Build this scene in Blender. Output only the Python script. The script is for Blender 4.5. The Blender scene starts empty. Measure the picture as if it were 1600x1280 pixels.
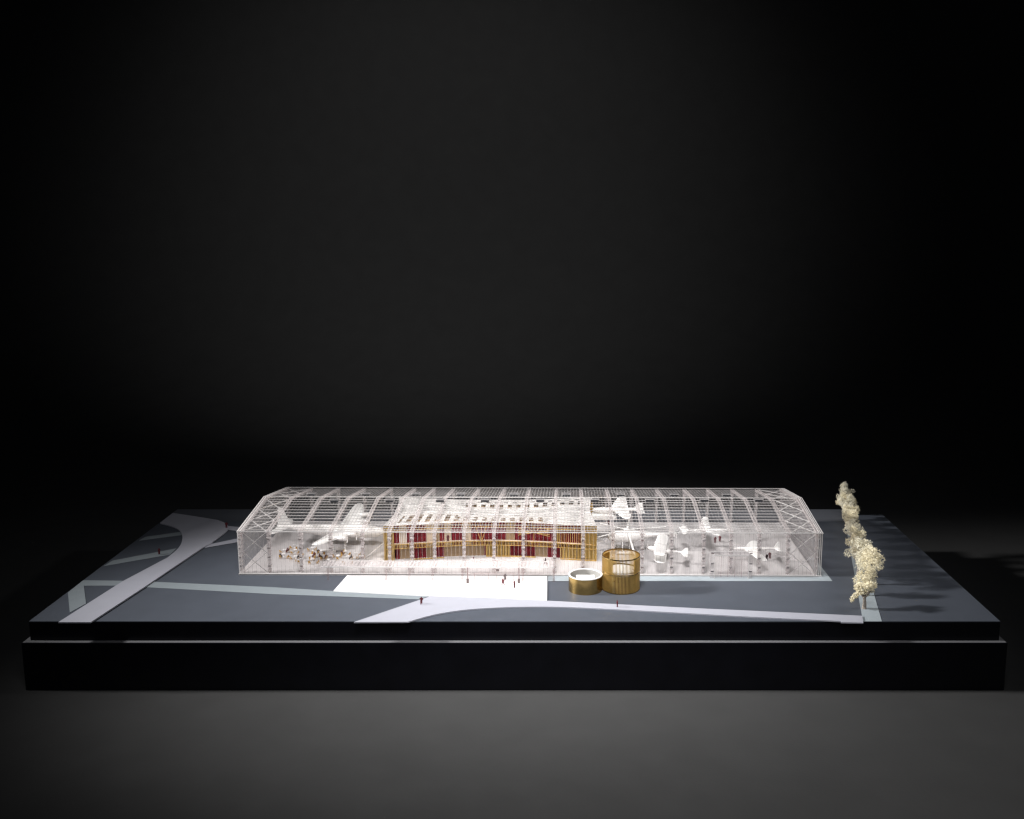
import bpy, bmesh, math, random
from mathutils import Vector, Matrix
random.seed(7)
sc = bpy.context.scene
COL = sc.collection
R = math.radians
PI = math.pi

# ------------------------------------------------------------------ camera (1 unit = 10 cm of the architectural model)
CAMD, CAMH, PITCH = 15.139, 6.147, R(10.41)
FPX, CX, CY = 1600.0, 870.0, 640.0
cam_d = bpy.data.cameras.new('camera'); cam = bpy.data.objects.new('camera', cam_d); COL.objects.link(cam)
cam.location = (0, -CAMD, CAMH); cam.rotation_euler = (R(90) - PITCH, 0, 0)
cam_d.sensor_width = 36; cam_d.lens = 36; cam_d.shift_x = -(CX - 800) / 1600
cam_d.clip_end = 500; cam_d.clip_start = 0.1
sc.camera = cam

# ------------------------------------------------------------------ world, studio lamps and added fill lights
w = bpy.data.worlds.new('World'); sc.world = w; w.use_nodes = True
w.node_tree.nodes['Background'].inputs[0].default_value = (0.8, 0.88, 1, 1)
w.node_tree.nodes['Background'].inputs[1].default_value = 0.012

def lamp(kind, name, loc, target, power, col=(1, 1, 1), **kw):
    d = bpy.data.lights.new(name, kind); o = bpy.data.objects.new(name, d); COL.objects.link(o)
    d.energy = power; d.color = col
    for k, v in kw.items(): setattr(d, k, v)
    o.location = loc
    o.rotation_euler = (Vector(target) - Vector(loc)).to_track_quat('-Z', 'Y').to_euler()
    return o
lamp('SPOT', 'key_spot_left', (-26, 0.7, 13.0), (2.6, .45, 0), 60000, (1, .985, .97), spot_size=R(28.5), spot_blend=1.0, shadow_soft_size=1.1)
lamp('SPOT', 'fill_spot_right', (15, 1.5, 10), (.5, 1.6, 0), 1500, (1, .98, .96), spot_size=R(46), spot_blend=.9, shadow_soft_size=.5)
lamp('SPOT', 'top_spot', (-0.4, -4.5, 14), (0.0, 3.0, 0), 10500, (1, .985, .975), spot_size=R(46), spot_blend=1.0, shadow_soft_size=1.6)
lamp('SPOT', 'added_pavilion_fill', (-1.2, 4.6, 12), (-1.2, 3.7, 0), 2300, (1, .98, .95), spot_size=R(27), spot_blend=1.0, shadow_soft_size=1.0)  # extra light added to brighten the pavilion roof
lamp('AREA', 'added_front_fill', (1, -11, 11), (0, 3.4, 0), 90, (.97, .97, 1), shape='RECTANGLE', size=6, size_y=2, spread=R(62))  # soft fill added from the camera side to light the brass
lamp('SPOT', 'floor_spot', (0.5, -11, 15), (0.5, -12, -1.1), 680, (1, 1, 1), spot_size=R(135), spot_blend=1.0, shadow_soft_size=1.5)
lamp('SPOT', 'backdrop_spot', (-4, 7, 15), (-4, 28, 6.5), 3600, (1, .99, .98), spot_size=R(88), spot_blend=1.0, shadow_soft_size=1)

sc.view_settings.view_transform = 'Standard'; sc.view_settings.look = 'None'
sc.view_settings.exposure = 0; sc.view_settings.gamma = 1
sc.render.engine = 'CYCLES'
sc.cycles.transparent_max_bounces = 48
sc.cycles.max_bounces = 7; sc.cycles.diffuse_bounces = 3; sc.cycles.glossy_bounces = 4
sc.cycles.use_denoising = True
sc.cycles.denoising_prefilter = 'ACCURATE'
sc.cycles.use_adaptive_sampling = False
sc.cycles.sample_clamp_indirect = 4
sc.cycles.filter_width = 1.3

def P(px, py, z=0.0):
    """point of the place at height z that the photograph shows at pixel px, py"""
    yc = -(py - CY) / FPX; xc = (px - CX) / FPX
    h = math.cos(PITCH) + yc * math.sin(PITCH); v = -math.sin(PITCH) + yc * math.cos(PITCH)
    t = (z - CAMH) / v
    return Vector((xc * t, -CAMD + h * t, z))

# ------------------------------------------------------------------ materials
def mat(name, col, rough=.6, metal=0, noise=0, nscale=20, bump=0, bscale=60, spec=.5):
    m = bpy.data.materials.new(name); m.use_nodes = True
    nt = m.node_tree; b = nt.nodes['Principled BSDF']
    b.inputs['Base Color'].default_value = (*col, 1); b.inputs['Roughness'].default_value = rough
    b.inputs['Metallic'].default_value = metal; b.inputs['Specular IOR Level'].default_value = spec
    if noise or bump:
        tc = nt.nodes.new('ShaderNodeTexCoord')
    if noise:
        n = nt.nodes.new('ShaderNodeTexNoise'); n.inputs['Scale'].default_value = nscale; n.inputs['Detail'].default_value = 6
        nt.links.new(tc.outputs['Object'], n.inputs['Vector'])
        r = nt.nodes.new('ShaderNodeMapRange'); r.inputs[1].default_value = .3; r.inputs[2].default_value = .7
        r.inputs[3].default_value = 1 - noise; r.inputs[4].default_value = 1 + noise
        nt.links.new(n.outputs[0], r.inputs[0])
        mx = nt.nodes.new('ShaderNodeVectorMath'); mx.operation = 'SCALE'; mx.inputs[0].default_value = col
        nt.links.new(r.outputs[0], mx.inputs['Scale']); nt.links.new(mx.outputs[0], b.inputs['Base Color'])
    if bump:
        n2 = nt.nodes.new('ShaderNodeTexNoise'); n2.inputs['Scale'].default_value = bscale; n2.inputs['Detail'].default_value = 4
        nt.links.new(tc.outputs['Object'], n2.inputs['Vector'])
        bp = nt.nodes.new('ShaderNodeBump'); bp.inputs['Strength'].default_value = bump; bp.inputs['Distance'].default_value = .01
        nt.links.new(n2.outputs[0], bp.inputs['Height']); nt.links.new(bp.outputs[0], b.inputs['Normal'])
    return m

def acrylic(name, milk=.12, line=0, period=.05, width=.25, axis=0, tint=(.93, .9, .89), gloss=.06, cross=0, cperiod=.1):
    """clear acrylic sheet: mostly lets light through, a little milky, optionally engraved with fine lines"""
    m = bpy.data.materials.new(name); m.use_nodes = True
    nt = m.node_tree; nt.nodes.clear(); N = nt.nodes.new; L = nt.links.new
    out = N('ShaderNodeOutputMaterial')
    tr = N('ShaderNodeBsdfTransparent'); tr.inputs[0].default_value = (.985, .98, .98, 1)
    di = N('ShaderNodeBsdfDiffuse'); di.inputs[0].default_value = (*tint, 1)
    tl = N('ShaderNodeBsdfTranslucent'); tl.inputs[0].default_value = (*tint, 1)
    ad = N('ShaderNodeMixShader'); ad.inputs[0].default_value = .5
    L(di.outputs[0], ad.inputs[1]); L(tl.outputs[0], ad.inputs[2])
    mx = N('ShaderNodeMixShader'); L(tr.outputs[0], mx.inputs[1]); L(ad.outputs[0], mx.inputs[2])
    mx.inputs[0].default_value = milk
    if line:
        tc = N('ShaderNodeTexCoord'); sp = N('ShaderNodeSeparateXYZ'); L(tc.outputs['Object'], sp.inputs[0])
        def ln(ax, per, wd, amt):
            a = N('ShaderNodeMath'); a.operation = 'DIVIDE'; L(sp.outputs[ax], a.inputs[0]); a.inputs[1].default_value = per
            f = N('ShaderNodeMath'); f.operation = 'FRACT'; L(a.outputs[0], f.inputs[0])
            c = N('ShaderNodeMath'); c.operation = 'LESS_THAN'; L(f.outputs[0], c.inputs[0]); c.inputs[1].default_value = wd
            s = N('ShaderNodeMath'); s.operation = 'MULTIPLY'; L(c.outputs[0], s.inputs[0]); s.inputs[1].default_value = amt
            return s
        s = ln(axis, period, width, line)
        if cross:
            s2 = ln(1 if axis == 0 else 0, cperiod, width, cross)
            q = N('ShaderNodeMath'); q.operation = 'MAXIMUM'; L(s.outputs[0], q.inputs[0]); L(s2.outputs[0], q.inputs[1]); s = q
        a2 = N('ShaderNodeMath'); a2.operation = 'ADD'; L(s.outputs[0], a2.inputs[0]); a2.inputs[1].default_value = milk
        a2.use_clamp = True
        L(a2.outputs[0], mx.inputs[0])
    if not gloss:
        L(mx.outputs[0], out.inputs[0]); return m
    gl = N('ShaderNodeBsdfGlossy'); gl.inputs['Roughness'].default_value = .12
    m2 = N('ShaderNodeMixShader'); m2.inputs[0].default_value = gloss
    L(mx.outputs[0], m2.inputs[1]); L(gl.outputs[0], m2.inputs[2]); L(m2.outputs[0], out.inputs[0])
    return m

M = {
 'studio': mat('studio_paper', (.058, .058, .058), .9, noise=.05, nscale=1.5, bump=.15, bscale=25, spec=.1),
 'plate': mat('blue_grey_board', (.080, .090, .111), .55, noise=.05, nscale=2.5, bump=.04, bscale=200, spec=.25),
 'strip': mat('lighter_grey_board', (.105, .112, .13), .6, noise=.04, nscale=3, spec=.2),
 'black': mat('black_lacquer', (.0035, .0037, .006), .38, noise=.2, nscale=3, spec=.25),
 'ledge': mat('ledge_highlight', (.17, .17, .18), .45),  # lighter grey stands in for the highlight along the step
 'road': mat('lavender_card', (.405, .41, .465), .7, noise=.02, nscale=4, bump=.03, bscale=150, spec=.2),
 'path': mat('pale_blue_card', (.25, .283, .305), .7, noise=.03, nscale=5, spec=.2),
 'pathlight': mat('pale_blue_white_card', (.35, .395, .425), .7, noise=.03, nscale=5, spec=.2),
 'plaza': mat('white_card', (.86, .85, .85), .7, spec=.2),
 'hallfloor': mat('hall_floor_card', (.56, .54, .54), .55, noise=.02, nscale=3),
 'white': mat('white_plastic', (.88, .86, .84), .45, noise=.03, nscale=15),
 'wing': mat('white_printed_plastic', (.90, .89, .87), .4, noise=.05, nscale=25),
 'paper': mat('white_roof_card', (.90, .88, .86), .6, noise=.04, nscale=6),
 'bronze': mat('bronze_card', (.24, .14, .045), .5, metal=.3, noise=.2, nscale=20),
 'bracket': mat('grey_brown_bracket', (.16, .12, .115), .5),
 'lining': mat('shaded_lining', (.38, .37, .35), .7),  # white lining greyed, the drum's inner shade put into the colour
 'tan': mat('tan_card', (.33, .225, .13), .6, noise=.08, nscale=8),
 'pale': mat('pale_wood_card', (.62, .50, .38), .6, noise=.06, nscale=10),
 'gold': mat('brass_slats', (.68, .46, .15), .38, metal=.7, noise=.08, nscale=12),
 'brass': mat('brass_sheet', (.44, .30, .11), .27, metal=1, noise=.10, nscale=5),
 'maroon': mat('maroon_curtain', (.20, .012, .022), .7, noise=.35, nscale=14),
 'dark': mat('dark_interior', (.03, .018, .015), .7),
 'vent': mat('dark_vent', (.03, .033, .04), .5),
 'figure': mat('maroon_figure', (.10, .010, .016), .6),
 'figdark': mat('dark_figure', (.025, .009, .011), .6),
 'figwood': mat('figure_base', (.35, .19, .04), .6),
 'chair': mat('golden_chair', (.50, .28, .06), .5),
 'bark': mat('grey_trunk', (.30, .26, .22), .8, noise=.3, nscale=30),
 'leafpale': mat('pale_foliage', (.92, .87, .71), .85, noise=.08, nscale=7),
 'leaf': mat('cream_foliage', (.92, .84, .62), .85, noise=.16, nscale=7),
 'frost': acrylic('frosted_acrylic', .28, gloss=.08, tint=(.88, .83, .82)),
 'frostdim': acrylic('faint_acrylic', .12, gloss=.08, tint=(.9, .86, .86)),
 'edge': acrylic('bright_acrylic_edge', .64, gloss=.12, tint=(.97, .95, .94)),
 'rod': acrylic('acrylic_rod', .44, gloss=.12, tint=(.95, .93, .92)),
 'rooffront': acrylic('engraved_roof_sheet', .0, line=.26, period=.0585, width=.16, axis=0, gloss=0),
 'roofback': acrylic('engraved_roof_sheet_rear', .03, line=.28, period=.0585, width=.18, axis=0, gloss=0, cross=.12, cperiod=.1),
 'wallfront': acrylic('engraved_wall_sheet', .0, line=.14, period=.0735, width=.12, axis=0, gloss=0),
 'wallend': acrylic('clear_end_sheet', .05, gloss=0),
 'clear': acrylic('clear_acrylic', .07, gloss=0, tint=(.95, .88, .88)),
 'tintfaint': acrylic('faint_tinted_acrylic', .2, gloss=0, tint=(.5, .38, .38)),
 'tinted': acrylic('tinted_acrylic_edge', .5, gloss=0, tint=(.42, .31, .31)),
 'canopy': acrylic('ribbed_canopy', .14, line=.22, period=.062, width=.3, axis=0, gloss=.05, tint=(.92, .86, .86)),
}

# ------------------------------------------------------------------ helpers
class MB:
    def __init__(s): s.bm = bmesh.new()
    def face(s, pts):
        return s.bm.faces.new([s.bm.verts.new(p) for p in pts])
    def box(s, a, b):
        (x0, y0, z0), (x1, y1, z1) = a, b
        v = [s.bm.verts.new(p) for p in ((x0,y0,z0),(x1,y0,z0),(x1,y1,z0),(x0,y1,z0),(x0,y0,z1),(x1,y0,z1),(x1,y1,z1),(x0,y1,z1))]
        for f in ((0,3,2,1),(4,5,6,7),(0,1,5,4),(1,2,6,5),(2,3,7,6),(3,0,4,7)): s.bm.faces.new([v[i] for i in f])
        return s
    def bar(s, p, q, wd, ht=None, up=(0, 0, 1)):
        """rectangular bar from p to q"""
        p, q = Vector(p), Vector(q); ht = ht or wd
        d = (q - p).normalized(); u = Vector(up)
        if abs(d.dot(u)) > .98: u = Vector((0, 1, 0))
        sd = d.cross(u).normalized(); u = sd.cross(d).normalized()
        a = [sd * x * wd / 2 + u * y * ht / 2 for x, y in ((-1,-1),(1,-1),(1,1),(-1,1))]
        v = [s.bm.verts.new(p + k) for k in a] + [s.bm.verts.new(q + k) for k in a]
        for f in ((0,3,2,1),(4,5,6,7),(0,1,5,4),(1,2,6,5),(2,3,7,6),(3,0,4,7)): s.bm.faces.new([v[i] for i in f])
        return s
    def tube(s, pts, rad, n=8, cap=True):
        pts = [Vector(p) for p in pts]
        rad = rad if isinstance(rad, (list, tuple)) else [rad] * len(pts)
        rings = []
        for i, p in enumerate(pts):
            d = (pts[min(i+1, len(pts)-1)] - pts[max(i-1, 0)]).normalized()
            u = Vector((0, 0, 1)) if abs(d.z) < .95 else Vector((0, 1, 0))
            a = d.cross(u).normalized(); b = a.cross(d).normalized()
            rr = rad[i] if isinstance(rad[i], (tuple, list)) else (rad[i], rad[i])
            rings.append([s.bm.verts.new(p + a * math.cos(2*PI*k/n) * rr[0] + b * math.sin(2*PI*k/n) * rr[1]) for k in range(n)])
        for r0, r1 in zip(rings, rings[1:]):
            for k in range(n): s.bm.faces.new([r0[k], r0[(k+1) % n], r1[(k+1) % n], r1[k]])
        if cap:
            s.bm.faces.new(rings[0][::-1]); s.bm.faces.new(rings[-1])
        return s
    def lathe(s, prof, c=(0, 0, 0), n=64, a0=0, a1=2*PI):
        full = abs(a1 - a0 - 2*PI) < 1e-6
        m = n if full else n + 1
        cols = [[s.bm.verts.new((c[0] + r*math.cos(a0+(a1-a0)*k/n), c[1] + r*math.sin(a0+(a1-a0)*k/n), c[2] + z)) for r, z in prof] for k in range(m)]
        for k in range(n):
            A, B = cols[k], cols[(k+1) % m]
            for i in range(len(prof) - 1): s.bm.faces.new([A[i], B[i], B[i+1], A[i+1]])
        return s
    def build(s, name, m, parent=None, smooth=False, bevel=0):
        bmesh.ops.recalc_face_normals(s.bm, faces=s.bm.faces[:])
        if bevel:
            bmesh.ops.bevel(s.bm, geom=s.bm.edges[:], offset=bevel, segments=2, affect='EDGES', profile=.6)
        me = bpy.data.meshes.new(name); s.bm.to_mesh(me); s.bm.free()
        if smooth:
            for p in me.polygons: p.use_smooth = True
        me.materials.append(m)
        o = bpy.data.objects.new(name, me); COL.objects.link(o)
        if parent: o.parent = parent
        return o
def tag(o, label=None, cat=None, group=None, kind=None):
    if label: o['label'] = label
    if cat: o['category'] = cat
    if group: o['group'] = group
    if kind: o['kind'] = kind
    return o
def thing(name, label, cat, loc=(0, 0, 0), rz=0, group=None, rx=0, ry=0):
    o = bpy.data.objects.new(name, None); COL.objects.link(o); o.empty_display_size = .1
    o.location = loc; o.rotation_euler = (rx, ry, rz)
    return tag(o, label, cat, group)
def copy_thing(root, loc, rz, label, group=None, scale=1):
    r = root.copy(); COL.objects.link(r); r.location = loc
    r.rotation_euler = (root.rotation_euler.x, root.rotation_euler.y, rz); r.scale = (scale,) * 3 if not isinstance(scale, tuple) else scale
    r['label'] = label
    if group: r['group'] = group
    for ch in list(root.children):
        c = ch.copy(); COL.objects.link(c); c.parent = r
        for g in list(ch.children):
            d = g.copy(); COL.objects.link(d); d.parent = c
    return r
def slab(name, pts, z0, z1, m, parent=None):
    mb = MB(); f = mb.face([(p[0], p[1], z1) for p in pts])
    if z1 > z0:
        r = bmesh.ops.extrude_face_region(mb.bm, geom=[f])
        bmesh.ops.translate(mb.bm, vec=(0, 0, z0 - z1), verts=[g for g in r['geom'] if isinstance(g, bmesh.types.BMVert)])
    bmesh.ops.triangulate(mb.bm, faces=[q for q in mb.bm.faces if len(q.verts) > 4])
    return mb.build(name, m, parent)
def pix(pts, z=0): return [P(x, y, z) for x, y in pts]
def arc_pts(pts, n=8):
    """Catmull-Rom through pixel points"""
    out = []
    for i in range(len(pts) - 1):
        p0 = pts[max(i-1, 0)]; p1 = pts[i]; p2 = pts[i+1]; p3 = pts[min(i+2, len(pts)-1)]
        for k in range(n):
            t = k / n
            out.append(tuple(.5*((2*p1[j]) + (-p0[j]+p2[j])*t + (2*p0[j]-5*p1[j]+4*p2[j]-p3[j])*t*t + (-p0[j]+3*p1[j]-3*p2[j]+p3[j])*t**3) for j in (0, 1)))
    out.append(pts[-1]); return out

# ------------------------------------------------------------------ studio floor and backdrop
FZ = -1.109
mb = MB(); mb.face([(-60, -30, FZ), (60, -30, FZ), (60, 16, FZ), (-60, 16, FZ)])
tag(mb.build('floor', M['studio']), kind='structure')
mb = MB(); prof = [(16, FZ)] + [(16 + 12*math.sin(a), FZ + 12 - 12*math.cos(a)) for a in [R(5*k) for k in range(1, 19)]] + [(28, 60)]
rows = [[mb.bm.verts.new((x, y, z)) for x in (-60, 60)] for y, z in prof]
for a, b in zip(rows, rows[1:]): mb.bm.faces.new([a[0], a[1], b[1], b[0]])
tag(mb.build('backdrop', M['studio'], smooth=True), kind='structure')

# ------------------------------------------------------------------ base of the model
fl, fr, bl = P(45, 971), P(1563, 971), P(277, 796)
br1, br2, br3 = P(1379, 804.3), P(1334, 804.3), P(1322, 796)
outline = [fl, fr, br1, br2, br3, bl]
plinth = thing('display_plinth', 'black two step rectangular plinth carrying the architectural model', 'plinth', (0, 0, FZ))
o = slab('upper_slab', outline, -.318 - FZ, -.014 - FZ, M['black'], plinth)
cx = (fl.x + fr.x) / 2
g = .10
low = [(fl.x - g, -g), (fr.x + g, -g), (br1.x + g, br1.y + g), (bl.x - g, bl.y + g)]
mb = MB()
f = mb.face([(x, y, -.318 - FZ) for x, y in low]); r = bmesh.ops.extrude_face_region(mb.bm, geom=[f])
bmesh.ops.translate(mb.bm, vec=(0, 0, FZ + .318), verts=[q for q in r['geom'] if isinstance(q, bmesh.types.BMVert)])
mb.build('lower_slab', M['black'], plinth, bevel=.012)
# the ledge highlight, put in as paler grey on top of the lower slab, showing round the upper slab
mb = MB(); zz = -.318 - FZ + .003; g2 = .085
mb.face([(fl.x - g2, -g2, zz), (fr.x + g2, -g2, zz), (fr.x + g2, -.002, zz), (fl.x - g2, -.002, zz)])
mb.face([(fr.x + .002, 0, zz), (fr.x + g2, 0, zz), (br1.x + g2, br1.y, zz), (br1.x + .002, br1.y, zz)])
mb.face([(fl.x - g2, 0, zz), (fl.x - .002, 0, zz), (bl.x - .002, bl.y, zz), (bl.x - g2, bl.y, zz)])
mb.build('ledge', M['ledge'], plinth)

tag(slab('ground', outline, -.014, 0, M['plate']), kind='structure')
tag(slab('rear_ground_strip', [P(277.5, 796.3), P(1321, 796.3), P(1327, 815), P(253, 815)][::-1], .001, .004, M['strip']), kind='structure')

def ground_sheet(name, pts, z0, z1, m): return tag(slab(name, pix(pts, z1), z0, z1, m), kind='structure')
# left road
rd = [(91, 972.2), (141.5, 972.2), (225, 917.5), (317.5, 855), (332, 848)] + arc_pts([(332, 847), (345, 837), (355, 829), (357, 823), (353, 818), (340, 812.5)], 5) + [(300, 806), (270, 801.6), (250, 817)] + arc_pts([(250, 817.5), (270, 823), (282, 830), (285, 842), (279, 856), (262, 871)], 5) + [(192, 908)]
ground_sheet('road', rd, .002, .022, M['road'])
# front road
fr_pts = [(553, 972), (673, 931.5), (762, 934.5), (854, 938.6), (1100, 951), (1347, 962.2), (1349, 973), (1314, 972.3)] + arc_pts([(1314, 970.5), (1180, 964), (1000, 954), (880, 948.5), (800, 948.6), (730, 952.5), (680, 960), (637, 971.6)], 6)
ground_sheet('front_road', fr_pts, .002, .022, M['road'])
ground_sheet('plaza', [(521, 923.4), (542.5, 899), (855, 900), (854.6, 938.3), (762, 934.2), (673, 931.2)], .002, .018, M['plaza'])
# pale paths
ground_sheet('path', [(130, 906.7), (192, 907.5), (183, 915.2), (131, 915.2), (134.5, 943), (109, 957), (106, 926)], .001, .005, M['path'])
ground_sheet('path', [(238, 909), (430, 917.8), (520, 923.6), (672, 931), (654, 936.5), (430, 928.5), (222, 917.2)], .001, .005, M['path'])
ground_sheet('path', [(217.5, 844.3), (227, 839), (283, 831), (284, 836), (218, 844.5)], .001, .005, M['path'])
ground_sheet('path', [(162, 884.6), (176, 876), (276, 856.8), (266, 866.5)], .001, .005, M['path'])
ground_sheet('path', [(353, 821.5), (382, 824.5), (384, 831.5), (351, 826.8)], .006, .012, M['road'])
ground_sheet('path', [(318, 852.5), (378, 840), (378, 845.8), (320.5, 855.8)], .006, .012, M['road'])
ground_sheet('path', [(856, 896), (1274, 899), (1262, 870), (1271, 870), (1300.5, 907.8), (856, 907.8)], .001, .005, M['pathlight'])
tree_dir = None
ground_sheet('path', [(1348.6, 971), (1378, 971), (1369, 940), (1347, 860), (1331, 815), (1322, 800), (1318, 800), (1323, 830), (1332, 880), (1342, 935)], .001, .005, M['pathlight'])

# ------------------------------------------------------------------ hangar
HFL = P(375, 898); HFR = P(1282, 901)
hv = HFR - HFL; HL = hv.length; hrz = math.atan2(hv.y, hv.x)
HER = .74                                           # rear eave
HD, HE, HR_, HM = 3.2, .795, .968, 1.62         # depth, eave, ridge height, ridge position
hang = thing('aircraft_hangar', 'long clear acrylic hall with shallow gabled roof and ladder columns', 'building', (HFL.x, HFL.y, 0), hrz)
inv = Matrix.Rotation(-hrz, 3, 'Z')
def U(px, py=890):
    return (inv @ (P(px, py) - HFL)).x
def Hw(u, v, z=0):
    q = Matrix.Rotation(hrz, 3, 'Z') @ Vector((u, v, 0)); return Vector((HFL.x + q.x, HFL.y + q.y, z))
mb = MB(); mb.box((U(381), -.03, 0.001), (U(1268), HD - .02, .026)); mb.build('floor_slab', M['hallfloor'], hang)
mb = MB(); mb.box((.0, 0, .03), (HL, .006, HE)); mb.build('front_wall', M['wallfront'], hang)
mb = MB(); mb.box((.0, HD, .0), (HL, HD + .006, HER)); mb.build('back_wall', M['wallend'], hang)
def endwall(u, m, name='end_wall', t=.006):
    mb = MB(); v = [mb.bm.verts.new((u + s*t, y, z)) for s in (0, 1) for y, z in ((.01, .002), (HD-.01, .002), (HD-.01, HER-.01), (HM, HR_-.01), (.01, HE-.01))]
    mb.bm.faces.new(v[:5]); mb.bm.faces.new(v[5:][::-1])
    for i in range(5): mb.bm.faces.new([v[i], v[(i+1) % 5], v[5+(i+1) % 5], v[5+i]])
    return mb.build(name, m, hang)
endwall(.0, M['wallend']); endwall(.075, M['wallend']); endwall(HL - .006, M['wallend']); endwall(HL - .05, M['wallend']); endwall(HL - .09, M['frostdim'])
# bright sheet edges at the ends and along eaves / ridge
for u, wd in ((.0, .012), (.045, .010), (.085, .03), (HL - .105, .035), (HL - .07, .010), (HL - .035, .010), (HL - .004, .012)):
    mb = MB()
    mb.bar((u, -.012, .0), (u, -.012, HE), wd, .012)
    mb.bar((u, -.012, HE + .01), (u, HM, HR_ + .012), wd, .012); mb.bar((u, HM, HR_ + .012), (u, HD, HER + .01), wd, .012)
    mb.build('sheet_edge', M['edge'] if wd < .02 else M['frost'], hang)
mb = MB(); mb.bar((-.01, -.02, HE + .004), (HL + .01, -.02, HE + .004), .02, .016); mb.build('eave_edge', M['edge'], hang)
mb = MB(); mb.bar((-.01, -.02, .016), (HL + .01, -.02, .016), .02, .022); mb.build('sill_edge', M['edge'], hang)
mb = MB(); mb.bar((0, HM, HR_ + .014), (HL, HM, HR_ + .014), .022, .012); mb.build('ridge_edge', M['edge'], hang)
mb = MB(); mb.bar((0, HD, HER + .01), (HL, HD, HER + .01), .014, .014); mb.build('rear_eave_edge', M['rod'], hang)
mb = MB(); mb.face([(0, -.005, HE + .018), (HL, -.005, HE + .018), (HL, HM, HR_ + .02), (0, HM, HR_ + .02)]); mb.build('roof_sheet', M['rooffront'], hang)
mb = MB(); mb.face([(0, HM + .004, HR_ + .02), (HL, HM + .004, HR_ + .02), (HL, HD, HER + .018), (0, HD, HER + .018)]); mb.build('roof_sheet', M['roofback'], hang)
def zr(v): return HE + (HR_ - HE) * (v / HM) if v < HM else HR_ - (HR_ - HER) * ((v - HM) / (HD - HM))
# purlins
for i, v in enumerate([.10, .21, .33, .46, .60, .74, .88, 1.02, 1.16, 1.30, 1.42, 1.53]):
    mb = MB(); mb.bar((.09, v, zr(v) - .006), (HL - .11, v, zr(v) - .006), .011, .012); mb.build('purlin', M['rod'], hang)
for v in [1.75, 1.95, 2.15, 2.35, 2.55, 2.75, 2.95]:
    mb = MB(); mb.bar((.09, v, zr(v) - .006), (HL - .11, v, zr(v) - .006), .010, .010); mb.build('purlin', M['frostdim'], hang)
# ladder columns (front and back) and rafters
colpx = [384, 428, 477, 523, 572, 613.3, 648, 682.7, 728, 774, 819, 866.7, 910.5, 956, 1001, 1046, 1095, 1137, 1180, 1224, 1268]
def column(u, v, sgn):
    HE = HER if sgn < 0 else globals()['HE']
    mb = MB()
    mb.box((u - .012, v, .026), (u + .012, v + sgn*.012, HE - .02))          # outer chord
    a = v + sgn*.05; b = v + sgn*.16
    mb.bar((u, a, .026), (u, b, HE - .04), .024, .012, up=(0, 1, 0))
    for k in range(9):
        z = .09 + k * .078; d = .05 + .11 * (z / HE)
        mb.box((u - .03, min(v, v + sgn*d), z - .004), (u + .03, max(v, v + sgn*d), z + .004))
    o = mb.build('column', M['frost'], hang)
    mb = MB(); mb.box((u - .034, min(v + sgn*.014, v+sgn*.03), .03), (u + .034, max(v + sgn*.014, v+sgn*.03), HE - .03)); mb.build('web', M['frostdim'], o)
    if sgn < 0: return
    for k in range(4):
        z = .145 + k * .165
        mb = MB(); mb.box((u - .026, v - .006, z), (u + .026, v - .001, z + .010)); mb.build('bracket', M['vent'] if u > 7.2 or u < 1.0 else M['bracket'], o)
        z = .175 + k * .165
        mb = MB(); mb.box((u - .026, v - .006, z), (u + .026, v - .001, z + .020)); mb.build('spacer', M['edge'], o)
for px in colpx:
    u = U(px)
    column(u, .02, 1); column(u, HD - .02, -1)
    mb = MB()
    for s in (-1, 1):
        mb.bar((u + s*.026, .02, HE - .012), (u + s*.026, HM, HR_ - .012), .010, .03)
        mb.bar((u + s*.026, HM, HR_ - .012), (u + s*.026, HD - .02, HER - .012), .010, .03)
    n = 9
    for k in range(n):
        v0 = .1 + (HD - .2) * k / n
        mb.box((u - .03, v0, zr(v0) - .05), (u + .03, v0 + .02, zr(v0) - .02))
    o = mb.build('rafter', M['frost'], hang)
    mb = MB(); mb.bar((u, .02, HE - .03), (u, HM, HR_ - .03), .055, .05); mb.bar((u, HM, HR_ - .03), (u, HD - .02, HER - .03), .055, .05)
    mb.build('web', M['frostdim'], o)
# cross bracing of the end bays
def xbrace(a, b, c, d):
    mb = MB(); mb.bar(a, c, .014); mb.bar(b, Vector(d) + Vector((0, .002, .015)), .014); mb.build('cross_brace', M['rod'], hang)
for ua, ub in ((U(384), U(428)), (U(1224), U(1268))):
    ua += .035; ub -= .035
    for z0, z1 in ((.03, .40), (.40, .77)): xbrace((ua, .03, z0), (ub, .03, z0), (ub, .03, z1), (ua, .03, z1))
    for v0, v1 in ((.06, .56), (.56, 1.06), (1.06, 1.56), (1.7, 2.4), (2.4, 3.1)):
        xbrace((ua, v0, zr(v0)-.02), (ub, v0, zr(v0)-.02), (ub, v1, zr(v1)-.02), (ua, v1, zr(v1)-.02))
# roof vents
def vent(px, py):
    q = inv @ (P(px, py, zr(1.4)) - HFL); u, v = q.x, q.y
    z = zr(v) + .02
    mb = MB(); mb.box((u-.085, v-.07, z+.03), (u+.085, v+.07, z+.038))
    for s in (-1, 1): mb.box((u+s*.08-.004, v-.07, z-.03), (u+s*.08+.004, v+.07, z+.03))
    o = mb.build('roof_vent', M['frostdim'], hang)
    mb = MB(); mb.box((u-.072, v-.05, z-.01), (u+.072, v+.05, z+.024)); mb.build('louvre', M['vent'], o)
    mb = MB(); mb.bar((u-.085, v-.068, z+.04), (u+.085, v-.068, z+.04), .008); mb.build('vent_edge', M['rod'], o)
for px in (523, 609, 688, 758, 844, 929, 1015, 1100, 1185): vent(px, 784.5)
for px in (487, 572, 650, 720, 803, 885, 969.5, 1053, 1135): vent(px, 774.0)

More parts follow.
